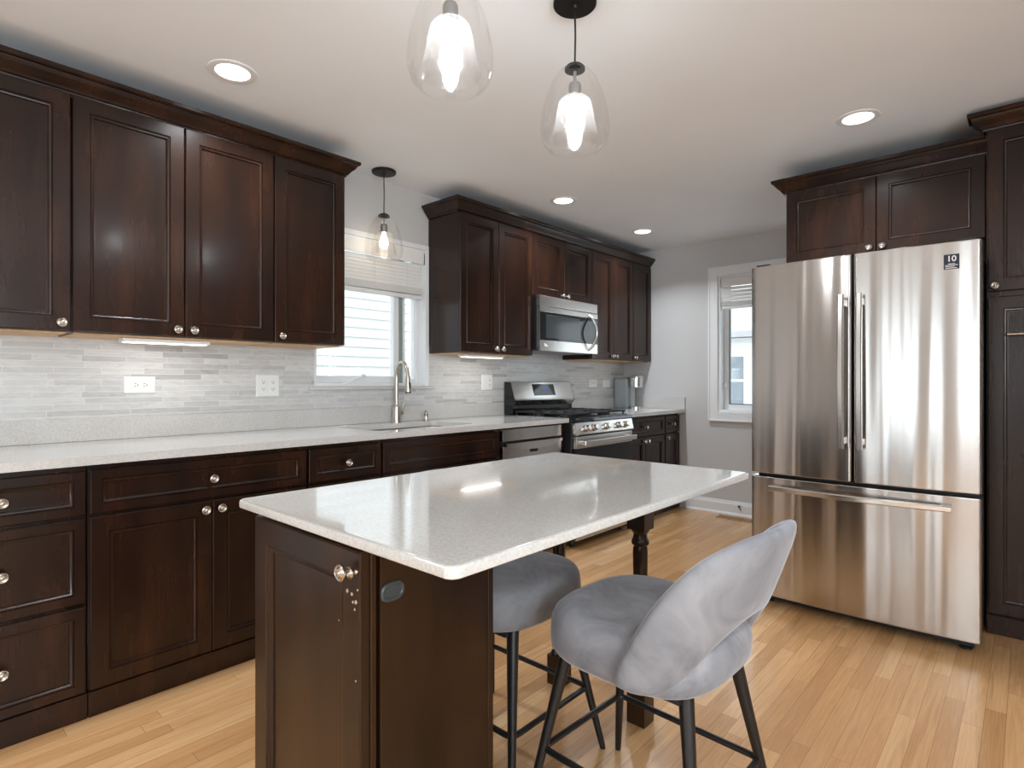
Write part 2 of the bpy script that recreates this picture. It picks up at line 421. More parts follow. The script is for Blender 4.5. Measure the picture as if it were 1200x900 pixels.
# dining side openings behind the camera
w3 = thing('window_3', 'glazed patio door on the dining side', 'patio door', ((W3[0]+W3[1])/2, YF, .06)); w3['kind'] = 'structure'
mb = MB(); frame(mb, W3[0], W3[1], W3[2], W3[3], .06, YF-.15, YF-.02, 'y')
frame(mb, W3[0]-.08, W3[1]+.08, .0, W3[3]+.08, .08, YF-.005, YF+.015, 'y'); at(mb.build('frame', WHITE), w3)
at(MB().box(W3[0]+.06, W3[1]-.06, YF-.10, YF-.094, .12, 2.06).build('pane', PANE), w3)
w5 = thing('window_5', 'window in the wall behind the dining side', 'window', ((W5[0]+W5[1])/2, YF, .9)); w5['kind'] = 'structure'
mb = MB(); frame(mb, W5[0], W5[1], W5[2], W5[3], .05, YF-.15, YF-.02, 'y'); mb.box((W5[0]+W5[1])/2-.03, (W5[0]+W5[1])/2+.03, YF-.13, YF-.04, .95, 2.07, .004)
frame(mb, W5[0]-.08, W5[1]+.08, W5[2]-.08, W5[3]+.08, .08, YF-.005, YF+.015, 'y'); at(mb.build('frame', WHITE), w5)
at(MB().box(W5[0]+.05, (W5[0]+W5[1])/2-.03, YF-.10, YF-.094, .95, 2.07).build('pane', PANE), w5)
at(MB().box((W5[0]+W5[1])/2+.03, W5[1]-.05, YF-.10, YF-.094, .95, 2.07).build('pane', PANE), w5)
w4 = thing('window_4', 'double window in the right wall of the dining side', 'window', (XR, -.6, .85)); w4['kind'] = 'structure'
mb = MB(); frame(mb, W4[0], W4[1], W4[2], W4[3], .05, XR+.02, XR+.15, 'x'); mb.box(XR+.04, XR+.13, -.64, -.56, .90, 2.05, .004)
frame(mb, W4[0]-.08, W4[1]+.08, W4[2]-.08, W4[3]+.08, .08, XR-.015, XR+.005, 'x'); at(mb.build('frame', WHITE), w4)
at(MB().box(XR+.08, XR+.086, W4[0]+.05, -.64, .90, 2.05).build('pane', PANE), w4)
at(MB().box(XR+.08, XR+.086, -.56, W4[1]-.05, .90, 2.05).build('pane', PANE), w4)

# ------------------------------------------------------------------ outside
struct(MB().box(-40, 30, -30, 45, -.75, -.6).build('ground', SNOW))
def house(loc, rz, w, d, h, label, mat, rise=1.6):
    t = thing('house', label, 'house', loc, rz, 'houses outside the windows')
    mb = MB(); mb.box(0, w, .02, d, 0, h)
    n = int(h/.115)
    for i in range(n):                                   # lapped boards
        mb.prism([(0.02, i*.115), (-.004, i*.115), (.016, (i+1)*.115), (.02, (i+1)*.115)], 0, w, 'x')
    mb.build('siding', mat, t)
    mb = MB(); mb.prism([(-.4, h), (d/2, h+rise), (d+.4, h), (d+.4, h+.15), (d/2, h+rise+.15), (-.4, h+.15)], -.3, w+.3, 'x'); mb.build('roof', ROOF, t)
    mb = MB(); mb.prism([(0, h), (d, h), (d/2, h+rise)], .05, w-.05, 'x'); mb.build('gable', mat, t)
    for k in range(max(1, int(w/3))):
        x = w*(k+.5)/max(1, int(w/3))
        f = MB(); 
        for (a, b, c, e) in ((x-.5, x-.42, 1.1, 2.5), (x+.42, x+.5, 1.1, 2.5), (x-.42, x+.42, 1.1, 1.18), (x-.42, x+.42, 2.42, 2.5), (x-.42, x+.42, 1.77, 1.83)):
            f.box(a, b, -.03, .03, c, e)
        fo = f.build('window', WHITE, t)
        MB().box(x-.42, x+.42, -.008, -.004, 1.18, 2.42).build('pane', plain('dark_pane', (.22,.25,.28,1), .1), fo)
    return t
house((-5.9, -2.8, -.6), PI/2, 9.6, 6, 4.6, 'white sided neighbouring house close outside the sink window', SIDING)
house((-11.5, 15.0, -.6), 0, 7.5, 7, 2.9, 'low pale house far outside the window by the refrigerator', SIDING)
house((-2.6, 17.5, -.6), 0, 8, 7, 2.9, 'tan house far outside behind the refrigerator side window', BRICKY)

# ------------------------------------------------------------------ cabinets
mb = MB(); mb.lathe([(.009,0),(.0085,-.003),(.006,-.006),(.0052,-.012),(.008,-.015),(.0145,-.017),(.0165,-.0195),(.0165,-.0225),(.0145,-.0245),(.0125,-.0235),(.0115,-.0225),(.0100,-.0245),(.0088,-.0262),(.0070,-.0255),(.0058,-.0262),(.003,-.0285),(.0005,-.029)], axis='y', n=28)
KNOB_SRC = mb.build('knob', KNOB); KNOB_ME = KNOB_SRC.data; bpy.data.objects.remove(KNOB_SRC)
def knob(parent, x, z, y=-.021):
    k = bpy.data.objects.new('knob', KNOB_ME); COL.objects.link(k); k.parent = parent; k.location = (x, y, z); return k
def door_loops(rail, t=.021):
    return [(0, 0), (0, -t+.003), (.003, -t), (rail-.002, -t), (rail-.0005, -t+.0045), (rail+.001, -t+.0045), (rail+.003, -t+.0028), (rail+.007, -t+.0034), (rail+.011, -t+.0062), (rail+.0125, -t+.0118), (rail+.0145, -t+.0122), (rail+.020, -t+.0122)]
def front(parent, kind, x0, x1, z0, z1, kn=None, mat=WOOD, rail=None, y=-.0005):
    r = rail or (.056 if kind == 'door' else .034)
    o = MB().rect_relief(x0, x1, z0, z1, door_loops(r), y).build(kind, mat, parent)
    if kn: knob(o, kn[0], kn[1], y-.021)
    return o
def cabinet(name, label, cat, X, Y, w, d, z0, z1, fronts, rz=PI/2, group=None, toe=False, under=False, mat=WOOD, hollow=False):
    """X,Y: front left bottom corner of the carcass seen from the front; fronts: (kind,x0,x1,z0,z1,knob)"""
    t = thing(name, label, cat, (X, Y, 0 if toe else z0), rz, group)
    b = 0 if toe else -z0
    mb = MB()
    if hollow:
        mb.box(0, .018, 0, d, z0+b, z1+b); mb.box(w-.018, w, 0, d, z0+b, z1+b); mb.box(.018, w-.018, 0, d, z0+b, z0+b+.1)
        mb.box(.018, w-.018, 0, .018, z0+b+.1, z1+b); mb.box(.018, w-.018, d-.018, d, z0+b+.1, z1+b-.1)
    else: mb.box(0.0005, w-.0005, 0, d, z0+b, z1+b, .0012, 1)
    mb.build('body', mat, t)
    if toe: MB().box(.0005, w-.0005, -.016, -.0004, 0, .088, .002, 1).build('base_board', mat, t)
    if under: MB().box(.012, w-.012, .02, d-.004, -.006, -.0005).build('underside', MAPLE, t)
    for (k, x0, x1, fz0, fz1, kn) in fronts:
        front(t, k, x0, x1, fz0+b, fz1+b, (kn[0], kn[1]+b) if kn else None, mat)
    return t
UF, UD, UZ0, UZ1 = -2.741, .298, 1.362, 2.2715      # wall cabinets: carcass front, depth, bottom, top
G = .0024
def wallcab(label, y0, y1, z0, doors, rz=PI/2):
    w = y1-y0; fr = []
    dz0, dz1 = z0+.002, 2.271
    n = len(doors)
    for i, side in enumerate(doors):
        a, b = w*i/n+G, w*(i+1)/n-G
        fr.append(('door', a, b, dz0, dz1, ((a+.030) if side == 'L' else (b-.030), dz0+.030)))
    return cabinet('wall_cabinet', label, 'wall cabinet', UF, y0, w, UD, z0, UZ1, fr, under=True, group='dark wood wall cabinets')
wallcab('dark wood wall cabinet at the left edge of the photo, single tall door', .085, .498, UZ0, 'R')
wallcab('dark wood double-door wall cabinet above the lit strip and horizontal outlet', .499, 1.292, UZ0, 'RL')
wallcab('single-door dark wood wall cabinet just left of the sink window', 1.293, 1.680, UZ0, 'L')
wallcab('double-door dark wood wall cabinet just right of the sink window', 2.517, 3.243, UZ0, 'RL')
wallcab('short double-door dark wood cabinet above the microwave', 3.244, 4.018, 1.812, 'RL')
wallcab('double-door dark wood wall cabinet just right of the microwave', 4.019, 4.690, UZ0, 'RL')
wallcab('narrow single-door dark wood wall cabinet in the far corner above the coffee maker', 4.691, 5.032, UZ0, 'L')

CROWN = [(-.004, 2.272), (.010, 2.272), (.012, 2.280), (.018, 2.283), (.022, 2.290), (.030, 2.300), (.042, 2.311), (.050, 2.322), (.053, 2.330), (.062, 2.333), (.066, 2.338), (.066, 2.352), (-.004, 2.352)]
def crown(label, path, side, dz=0):
    return tag(MB().sweep(path, [(d, z+dz) for d, z in CROWN], side).build('crown_moulding', WOOD, ang=25), label, 'moulding', 'dark wood crown mouldings')
FX = UF+.002
crown('dark wood crown moulding over the long left run of wall cabinets', [(FX, .085), (FX, 1.682), (XL+.012, 1.682)], 1)
crown('dark wood crown moulding over the cabinets around the microwave', [(XL+.012, 2.515), (FX, 2.515), (FX, 5.030)], 1)

BF, BD, BZ1 = -2.441, .585, .882
def base(label, y0, y1, fronts, **k):
    return cabinet('base_cabinet', label, 'base cabinet', BF, y0, y1-y0, BD, 0, BZ1, fronts, toe=True, group='dark wood base cabinets', **k)
def dr(w, z0, z1): return ('drawer', .006, w-.006, z0, z1, (w/2, (z0+z1)/2))
w = .452
base('dark wood base cabinet with three knobbed drawers, at the left edge', .037, .489, [dr(w, .708, .862), dr(w, .404, .697), dr(w, .095, .391)])
w = .814
base('wide dark wood base cabinet with one long drawer over two doors', .490, 1.304, [dr(w, .708, .862), ('door', .006, w/2-.001, .095, .697, (w/2-.030, .664)), ('door', w/2+.001, w-.006, .095, .697, (w/2+.030, .664))])
w = .401
base('narrow dark wood base cabinet with a small drawer, left of the sink', 1.305, 1.706, [dr(w, .708, .862), ('door', .006, w-.006, .095, .697, (.036, .664))])
w = .868
base('dark wood sink base cabinet with a plain false drawer front', 1.707, 2.575, [('false_front', .006, w-.006, .708, .862, None), ('door', .006, w/2-.001, .095, .697, (w/2-.030, .664)), ('door', w/2+.001, w-.006, .095, .697, (w/2+.030, .664))], hollow=True)
tag(MB().box(BF-.55, BF+.018, 3.187, 3.236, 0, BZ1, .002, 1).build('filler_panel', WOOD), 'dark wood filler panel between the dishwasher and the range', 'panel')
w = .712
base('dark wood base cabinet right of the range with a drawer over two doors', 4.022, 4.734, [dr(w, .708, .862), ('door', .006, w/2-.001, .095, .697, (w/2-.030, .664)), ('door', w/2+.001, w-.006, .095, .697, (w/2+.030, .664))])
w = .29
base('narrow dark wood base cabinet in the far corner with a drawer over one door', 4.735, 5.028, [dr(w, .708, .862), ('door', .006, w-.006, .095, .697, (.034, .664))])

# ------------------------------------------------------------------ worktops and sink
CT0, CT1, CFX = .8835, .914, -2.388
SK = (-2.895, -2.505, 1.735, 2.445)
t = thing('countertop', 'long white quartz worktop with the sink set into it', 'countertop', (CFX, 1.6, CT0))
mb = MB(); x0 = XL+.010
b = bmesh.new()
def rrect(x0, x1, y0, y1, r, n=6):
    P = []
    for cx, cy, a0 in ((x1-r, y1-r, 0), (x0+r, y1-r, PI/2), (x0+r, y0+r, PI), (x1-r, y0+r, 1.5*PI)):
        for k in range(n+1): a = a0+PI/2*k/n; P.append((cx+r*math.cos(a), cy+r*math.sin(a)))
    return P
hole = rrect(*SK, .05)
# slab around the hole: left, right pieces, and a ring around the sink
mb.box(x0, CFX, -.5, SK[2]-.06, CT0, CT1, .0)
mb.box(x0, CFX, SK[3]+.06, 3.243, CT0, CT1, .0)
outer = []
yo0, yo1 = SK[2]-.06, SK[3]+.06
corners = [(CFX, yo1), (x0, yo1), (x0, yo0), (CFX, yo0)]
sidep = [lambda p: (CFX, p[1]), lambda p: (p[0], yo1), lambda p: (x0, p[1]), lambda p: (p[0], yo0)]
for k in range(4):                       # straight out from the hole to the slab edges, corners to corners
    for j in range(7):
        p = hole[k*7+j]
        outer.append(corners[k] if j == 3 else sidep[k](p) if j < 3 else sidep[(k+1) % 4](p))
mb.grid([[(p[0], p[1], CT0) for p in outer], [(p[0], p[1], CT1) for p in outer], [(p[0], p[1], CT1) for p in hole], [(p[0], p[1], CT0) for p in hole]], close_u=True, close_v=True)
at(mb.build('worktop', QUARTZ), t)
tag(MB().box(XL+.010, XL+.030, -.5, 3.243, CT1+.0005, 1.012, .002).build('upstand', QUARTZ), 'long quartz upstand along the wall behind the sink worktop', 'upstand')
t = thing('countertop', 'short white quartz worktop in the far corner under the coffee maker', 'countertop', (CFX, 4.5, CT0))
at(MB().box(x0, CFX+.02, 4.018, YB-.002, CT0, CT1, .002).build('worktop', QUARTZ), t)
tag(MB().box(XL+.010, XL+.030, 4.018, YB-.024, CT1+.0005, 1.012, .002).build('upstand', QUARTZ), 'short quartz upstand behind the coffee maker, right of the range', 'upstand')
tag(MB().box(XL+.010, CFX+.018, YB-.022, YB-.002, CT1+.0005, 1.025, .002).build('upstand', QUARTZ), 'quartz upstand on the far wall at the end of the corner worktop', 'upstand')

sk = thing('sink', 'undermount stainless steel sink below the window', 'sink', ((SK[0]+SK[1])/2, (SK[2]+SK[3])/2, .70))
cx, cy = sk.location.x, sk.location.y
def ring(sc, z, r): return [(p[0]-cx, p[1]-cy, z-.70) for p in rrect(SK[0]-.012+sc, SK[1]+.012-sc, SK[2]-.012+sc, SK[3]+.012-sc, r)]
mb = MB(); mb.grid([ring(-.01, CT0-.001, .06), ring(.006, CT0-.001, .055), ring(.01, CT0-.006, .055), ring(.022, .725, .06), ring(.04, .708, .06), ring(.10, .703, .06)], close_u=True, cap1=True); mb.build('bowl', STEEL, sk)
MB().lathe([(.045,.004),(.045,.007),(.036,.009),(.03,.006),(.0,.006)][:-1], (0,0,0), n=20).build('drain', NICKEL, sk)

f = thing('faucet', 'brushed nickel pull-down gooseneck faucet behind the sink', 'faucet', (-2.955, 2.19, CT1+.0005))
MB().lathe([(.030,0),(.030,.006),(.027,.012),(.026,.09),(.022,.105),(.016,.112)], n=24).build('base', NICKEL, f)
pts = [(0,0,.10), (0,0,.28)]
for k in range(1, 11):
    a = PI*k/11*1.02; pts.append((.062-.062*math.cos(a), -.010*k/11, .28+.095*math.sin(a)))
pts.append((.127, -.010, .275))
MB().tube(pts, .0125, 14).build('spout', NICKEL, f)
mb = MB(); mb.tube([(.127,-.010,.285), (.128,-.010,.25), (.131,-.010,.20), (.1315,-.010,.192)], [.0145,.0155,.020,.019], 16); sp_ = mb.build('spray_head', NICKEL, f)
mb = MB(); mb.tube([(.1315,-.010,.1925), (.132,-.010,.186)], [.0185,.0175], 16); mb.build('spray_tip', BLACKPL, sp_); MB().box(.144,.150,-.016,-.004,.215,.250,.002).build('spray_button', BLACKPL, sp_)
mb = MB(); mb.lathe([(.013,0),(.013,.022),(.010,.028)], (0, .022, .055), 'y', 14); mb.tube([(0,.042,.058), (.004,.050,.085), (.010,.054,.130)], [.007,.006,.0045], 10); mb.build('handle', NICKEL, f)
d = thing('soap_dispenser', 'small brushed nickel soap dispenser beside the faucet', 'soap dispenser', (-2.92, 2.40, CT1+.0005))
MB().lathe([(.020,0),(.020,.006),(.015,.010),(.013,.035),(.016,.040),(.016,.052),(.012,.056)], n=18).build('body', NICKEL, d)
MB().tube([(0,0,.057), (.0,-.004,.064), (.022,-.02,.066), (.040,-.034,.058)], [.009,.008,.006,.0045], 10).build('nozzle', NICKEL, d)

# ------------------------------------------------------------------ wall plates
def outlet(label, y, z, w, h, gangs, horiz=False, kind='outlet'):
    t = thing('wall_outlet' if kind == 'outlet' else 'light_switch', label, kind, (tx+.0003, y, z), PI/2, 'white wall plates on the backsplash')
    MB().rect_relief(-w/2, w/2, -h/2, h/2, [(0, 0), (0, -.003), (.003, -.006), (.006, -.0065)]).build('plate', WHITEPL, t)
    for gx, typ in gangs:
        if typ == 'o':
            a, b_ = (.034, .0165) if horiz else (.0165, .034)
            r = MB().box(gx-a, gx+a, -.0090, -.0064, -b_, b_, .001, 1).build('receptacle', WHITEPL, t)
            sl = MB()
            for s_ in (-1, 1):
                if horiz:
                    c0 = gx+s_*.018
                    sl.box(c0-.005, c0+.004, -.0094, -.0086, .0045, .0066); sl.box(c0-.005, c0+.003, -.0094, -.0086, -.0066, -.0045); sl.lathe([(.0026,-.0094),(.0026,-.0086)], (c0+.009, 0, 0), 'y', 10)
                else:
                    c0 = s_*.018
                    sl.box(gx-.0066, gx-.0045, -.0094, -.0086, c0-.003, c0+.006); sl.box(gx+.0045, gx+.0066, -.0094, -.0086, c0-.003, c0+.005); sl.lathe([(.0026,-.0094),(.0026,-.0086)], (gx, 0, c0-.008), 'y', 10)
            sl.build('slots', BLACKPL, r)
        else:
            r = MB().box(gx-.0165, gx+.0165, -.0085, -.0064, -.033, .033, .001, 1).build('rocker', WHITEPL, t)
outlet('white horizontal outlet under the lit cabinet, leftmost on the backsplash', .806, 1.155, .128, .078, [(0, 'o')], True)
outlet('white square two-gang outlet plate left of the sink window', 1.402, 1.150, .124, .118, [(-.026, 'o'), (.026, 'o')])
outlet('white two-gang switch plate between the sink window and the range', 3.075, 1.165, .115, .116, [(-.024, 's'), (.024, 'o')], False, 'switch')
outlet('white horizontal outlet just right of the range', 4.49, 1.155, .125, .075, [(0, 'o')], True)
outlet('white blank-looking horizontal plate nearest the coffee maker', 4.72, 1.152, .125, .075, [(-.02, 's'), (.02, 's')], True, 'switch')

# ------------------------------------------------------------------ under cabinet lights
def ledbar(label, y0, y1, w_):
    t = thing('under_cabinet_light', label, 'light', (-2.845, (y0+y1)/2, 1.355), 0, 'under cabinet lights')
    L = y1-y0
    MB().box(-.035, .035, -L/2-.012, L/2+.012, -.016, -.0002, .003).build('housing', WHITEPL, t)
    MB().box(-.028, .028, -L/2, L/2, -.0185, -.0163, .0005, 1).build('lens', LEDBAR, t)
    area('under_cabinet_glow', (0, 0, -.022), (0, 0, 0), .05, L, w_, (1, .97, .92), t)
ledbar('lit white under-cabinet light strip above the horizontal outlet', .70, 1.02, .36)
ledbar('lit white under-cabinet light strip right of the sink window', 2.66, 3.02, .38)

# ------------------------------------------------------------------ dishwasher
dw = thing('dishwasher', 'stainless steel dishwasher between the sink cabinet and the range', 'dishwasher', (BF+.0, 2.580, 0), PI/2)
MB().box(.002, .602, 0, .56, .09, .878, .002, 1).build('body', BLACKPL, dw)
MB().box(.004, .600, .05, .06, .0, .09).build('kick_plate', BLACKPL, dw)
MB().box(.004, .600, -.034, -.0005, .105, .765, .005).build('door', STEEL, dw)
p = MB().box(.004, .600, -.034, -.0005, .797, .872, .005).build('control_panel', STEEL, dw)
MB().box(.004, .600, -.012, -.0006, .766, .796).build('pocket', BLACKPL, dw)
mb = MB(); mb.prism([(.02,.785), (.584,.785), (.584,.765), (.46,.742), (.302,.735), (.144,.742), (.02,.765)], -.056, -.0345, 'y'); mb.build('handle', STEEL_BR, dw)
MB().box(.262, .342, -.0362, -.0342, .714, .733, .001, 1).build('badge', BLACKPL, dw)

# ------------------------------------------------------------------ range
RX = -2.352
rg = thing('gas_range', 'stainless steel gas range with black cast iron grates', 'stove', (RX, 3.25, 0), PI/2)
RW = .760
MB().box(.0, RW, .022, .655, .03, .900, .003, 1).build('body', BLACKPL, rg)
MB().box(.004, RW-.004, -.016, .0215, .055, .255, .006).build('drawer', STEEL, rg)
dr_ = MB().box(.004, RW-.004, -.020, .0215, .700, .785, .006).build('oven_door', STEEL, rg)
MB().box(.004, RW-.004, -.019, .0215, .265, .699, .003).build('oven_glass', BLACKGLASS, dr_)
mb = MB(); mb.box(.03, RW-.03, -.082, -.062, .722, .760, .009, 3); mb.box(.05, .078, -.066, -.0198, .728, .754, .003); mb.box(RW-.078, RW-.05, -.066, -.0198, .728, .754, .003); mb.build('oven_handle', STEEL_BR, dr_)
mb = MB(); mb.prism([(.022,.795), (-.026,.795), (-.030,.803), (-.012,.880), (.022,.880)], 0, RW, 'x'); cp = mb.build('control_panel', STEEL, rg)
mb = MB(); mb.prism([(.022,.8805), (-.012,.8805), (-.020,.889), (-.014,.906), (.022,.910)], 0, RW, 'x'); mb.build('front_lip', BLACKGLASS, rg)
km = MB(); km.lathe([(.026,0),(.026,-.006),(.021,-.010),(.0195,-.032),(.017,-.036),(.0,-.0365)][:-1], axis='y', n=20); km.box(-.004,.004,-.041,-.030,-.018,.018,.0015)
k0 = km.build('control_knob', STEEL_BR, cp)
for i, kx in enumerate((.12, .215, .38, .545, .64)):
    o = k0 if i == 0 else inst(k0, cp, (0,0,0))
    o.location = (kx, -.0235, .840); o.rotation_euler = (math.radians(-13), 0, 0)
MB().box(.002, RW-.002, .0225, .585, .9005, .916, .004).build('cooktop', BLACKGLASS, rg)
def grate(x0, x1):
    mb = MB(); y0, y1 = .04, .565
    for x in (x0+.012, x1-.012): mb.box(x-.007, x+.007, y0, y1, .934, .948, .002, 1)
    for y in (y0, (y0+y1)/2, y1): mb.box(x0+.005, x1-.005, y-.007, y+.007, .934, .948, .002, 1)
    xm = (x0+x1)/2
    for yc in (y0+(y1-y0)*.25, y0+(y1-y0)*.75):
        mb.box(x0+.01, xm-.03, yc-.006, yc+.006, .936, .952, .002, 1); mb.box(xm+.03, x1-.01, yc-.006, yc+.006, .936, .952, .002, 1)
        mb.box(xm-.006, xm+.006, yc+.03, yc+.125, .936, .952, .002, 1); mb.box(xm-.006, xm+.006, yc-.125, yc-.03, .936, .952, .002, 1)
    for x in (x0+.012, x1-.012):
        for y in (y0+.01, y1-.01): mb.box(x-.006, x+.006, y-.006, y+.006, .916, .936)
    mb.build('grate', plain('cast_iron', (.012,.012,.013,1), .55), rg)
grate(.012, .252); grate(.256, .504); grate(.508, .748)
for bx, by in ((.132,.17), (.132,.43), (.38,.30), (.628,.17), (.628,.43)):
    MB().lathe([(.045,.916),(.045,.922),(.034,.924),(.034,.931),(.030,.933)], (bx, by, 0), n=20).build('burner', BLACKPL, rg)
mb = MB(); mb.prism([(.590,.9005), (.570,.9005), (.572,.985), (.655,.985), (.655,.9005)], .0, RW, 'x'); mb.build('backguard_base', BLACKGLASS, rg)
mb = MB(); mb.prism([(.572,.986), (.560,1.000), (.545,1.025), (.555,1.045), (.592,1.165), (.604,1.170), (.655,1.170), (.655,.986)], .0, RW, 'x'); bgd = mb.build('backguard', STEEL, rg, ang=20)
mb = MB(); mb.prism([(.5735,.986), (.559,.999), (.5435,1.024), (.557,1.050), (.655,1.050), (.655,.986)], -.004, .0, 'x'); mb.prism([(.556,1.045), (.5925,1.165), (.655,1.170), (.655,1.045)], -.004, .0, 'x')
mb.prism([(.5735,.986), (.559,.999), (.5435,1.024), (.557,1.050), (.592,1.165), (.655,1.170), (.655,.986)], RW, RW+.004, 'x'); mb.build('end_cap', BLACKPL, bgd)
q = lambda s_, o_: (.555+.037*s_-.0*o_-.956*o_, 1.045+.120*s_-.295*o_*0)
dm = MB(); dm.prism([(q(.14,.001)[0], q(.14,0)[1]), (q(.14,.004)[0]-.000, q(.14,0)[1]), (q(.88,.004)[0], q(.88,0)[1]), (q(.88,.001)[0], q(.88,0)[1])], .245, .515, 'x'); dsp = dm.build('display', BLACKGLASS, bgd)
for i in range(3):
    e = MB(); e.prism([(q(.54,.0035)[0], q(.54,0)[1]), (q(.54,.0055)[0], q(.54,0)[1]), (q(.66,.0055)[0], q(.66,0)[1]), (q(.66,.0035)[0], q(.66,0)[1])], .366+i*.012, .3745+i*.012, 'x'); e.build('clock_digit', DISPLAY, dsp)
mb = MB()
for fx in (.06, RW-.06):
    for fy in (.06, .60): mb.lathe([(.018,0),(.018,.031)], (fx, fy, 0), n=12)
mb.build('feet', BLACKPL, rg)

# ------------------------------------------------------------------ microwave
MX = -2.664
mw = thing('microwave', 'stainless steel over-the-range microwave with curved handle', 'microwave', (MX, 3.252, 1.398), PI/2)
MWW, MWH = .760, .411
MB().box(.0, MWW, .024, .368, .012, MWH-.001, .003, 1).build('body', BLACKPL, mw)
MB().box(.0, MWW, -.002, .0235, .336, MWH, .005).build('vent_trim', STEEL, mw)
md = MB().box(.0, MWW, -.004, .0235, .0, .332, .005).build('door', STEEL, mw)
MB().box(.004, MWW-.004, -.0065, -.0042, .080, .290, .001, 1).build('glass', BLACKGLASS, md)
MB().box(.07, .50, -.0078, -.0066, .098, .272, .0005, 1).build('screen', plain('dark_mesh_glass', (.035,.042,.045,1), .12), md)
pts = [(.628, -.004, .030), (.632, -.030, .050)]
for k in range(0, 13):
    a = k/12; pts.append((.636, -.034-.045*math.sin(PI*a), .055+.225*a))
pts += [(.632, -.030, .290), (.628, -.004, .310)]
hh = MB().tube(pts, .0115, 12, flat=.9).build('handle', STEEL_BR, md)
MB().prism([(.055,.035), (.105,.035), (.060,.058), (.055,.058)], -.0052, -.0042, 'y').build('emblem', INK, md)
MB().box(.04, MWW-.04, .05, .33, .0, .0115, .002, 1).build('grease_filter', GREYMETAL, mw)

# ------------------------------------------------------------------ coffee maker
cm = thing('coffee_maker', 'grey pod coffee maker standing in the far worktop corner', 'coffee maker', (-2.915, 4.875, CT1+.0005), PI/2)
MB().box(-.062, .062, -.055, .085, .0, .286, .012, 3).build('body', GREYPL, cm)
MB().box(-.064, .064, -.050, .087, .2865, .300, .006).build('reservoir_lid', SILVER, cm)
MB().box(-.020, .045, -.085, -.0555, .018, .205, .006).build('column', SILVER, cm)
MB().lathe([(.060,.0),(.064,.006),(.064,.092),(.060,.098)], (.004, -.120, .200), n=32).build('brew_head', STEEL_BR, cm)
MB().lathe([(.062,.0),(.062,.010),(.045,.015)], (.004, -.120, .2985), n=32).build('head_lid', SILVER, cm)
MB().lathe([(.058,.0),(.058,.017),(.052,.021)], (.004, -.116, .0), n=32).build('drip_tray', STEEL_BR, cm)

# ------------------------------------------------------------------ blinds
def blind(label, loc, rz, w, drop, nsl, gap, group='white window blinds'):
    t = thing('window_blind', label, 'blind', loc, rz, group)
    mb = MB(); mb.box(-.004, w+.004, -.012, .0, -.075, 0, .002); mb.box(-.004, .006, -.012, .045, -.075, 0, .002); mb.box(w-.006, w+.004, -.012, .045, -.075, 0, .002); mb.build('valance', BLINDM, t)
    mb = MB(); mb.box(.008, w-.008, .006, .045, -.045, -.003, .002); mb.build('head_rail', BLINDM, t)
    z = -.078
    mb = MB()
    for i in range(nsl):
        mb.prism([(.012, z-.026), (.014, z-.010), (.020, z+.004), (.022, z+.003), (.0165, z-.011), (.0145, z-.027)], .006, w-.006, 'x'); z -= gap
    zz = z
    while zz > -drop+.03:
        mb.box(.006, w-.006, .0, .048, zz-.0032, zz, .0); zz -= .0042
    mb.build('slats', BLINDM, t)
    MB().box(.006, w-.006, -.001, .049, -drop, -drop+.022, .004).build('bottom_rail', BLINDM, t)
    for x in (.17*w, .5*w, .83*w): MB().tube([(x, -.002, -.07), (x, -.003, -drop+.01)], .0012, 6).build('ladder_cord', BLINDM, t)
    return t
b1 = blind('white slatted blind half raised over the sink window', (XL-.006, 1.699, 2.036), PI/2, .780, .31, 7, .0225)
mb = MB(); mb.tube([(.755,-.016,-.07), (.757,-.018,-.16), (.752,-.018,-.26), (.758,-.018,-.36)], .0025, 6); mb.lathe([(.006,-.40),(.008,-.385),(.004,-.36)], (.758,-.018,0), n=10); mb.build('pull_cord', BLINDM, b1)
blind('white slatted blind raised in the window beside the refrigerator', (W2[0]+.024, YB+.012, W2[3]-.022), 0, W2[1]-W2[0]-.048, .27, 4, .032)

# ------------------------------------------------------------------ kitchen island
IZ0, IZ1 = .864, .884
IX0, IX1, IY0, IY1 = -1.435, -.652, .586, 1.849
it = thing('island_countertop', 'speckled pale quartz island top on two turned dark legs', 'countertop', ((IX0+IX1)/2, (IY0+IY1)/2, 0))
icx, icy = it.location.x, it.location.y
def slabrow(ins, z): return [(p[0]-icx, p[1]-icy, z) for p in rrect(IX0+ins, IX1-ins, IY0+ins, IY1-ins, max(.004, .022-ins))]
MB().grid([slabrow(.003, IZ0), slabrow(.0005, IZ0+.002), slabrow(0, IZ0+.005), slabrow(0, IZ1-.006), slabrow(.0015, IZ1-.002), slabrow(.005, IZ1), slabrow(.012, IZ1)], close_u=True, cap0=True, cap1=True).build('slab', QUARTZ_ISL, it)
def turned_leg():
    mb = MB()
    mb.box(-.034, .034, -.034, .034, 0, .112, .003)
    mb.lathe([(.033,.1115),(.030,.122),(.023,.128),(.021,.134),(.028,.141),(.029,.149),(.025,.157),(.020,.162),(.0185,.18),(.0200,.28),(.0225,.40),(.0245,.52),(.0255,.585),(.024,.600),(.022,.606),(.029,.612),(.0305,.620),(.028,.628),(.024,.634),(.0235,.648),(.030,.656),(.033,.664)], n=24)
    mb.box(-.034, .034, -.034, .034, .6635, IZ0-.001, .003)
    return mb
l1 = turned_leg().build('leg', WOOD_ISL, it); l1.location = (-.994-icx, 1.762-icy, 0)
inst(l1, it, (-1.357-icx, 1.778-icy, 0))

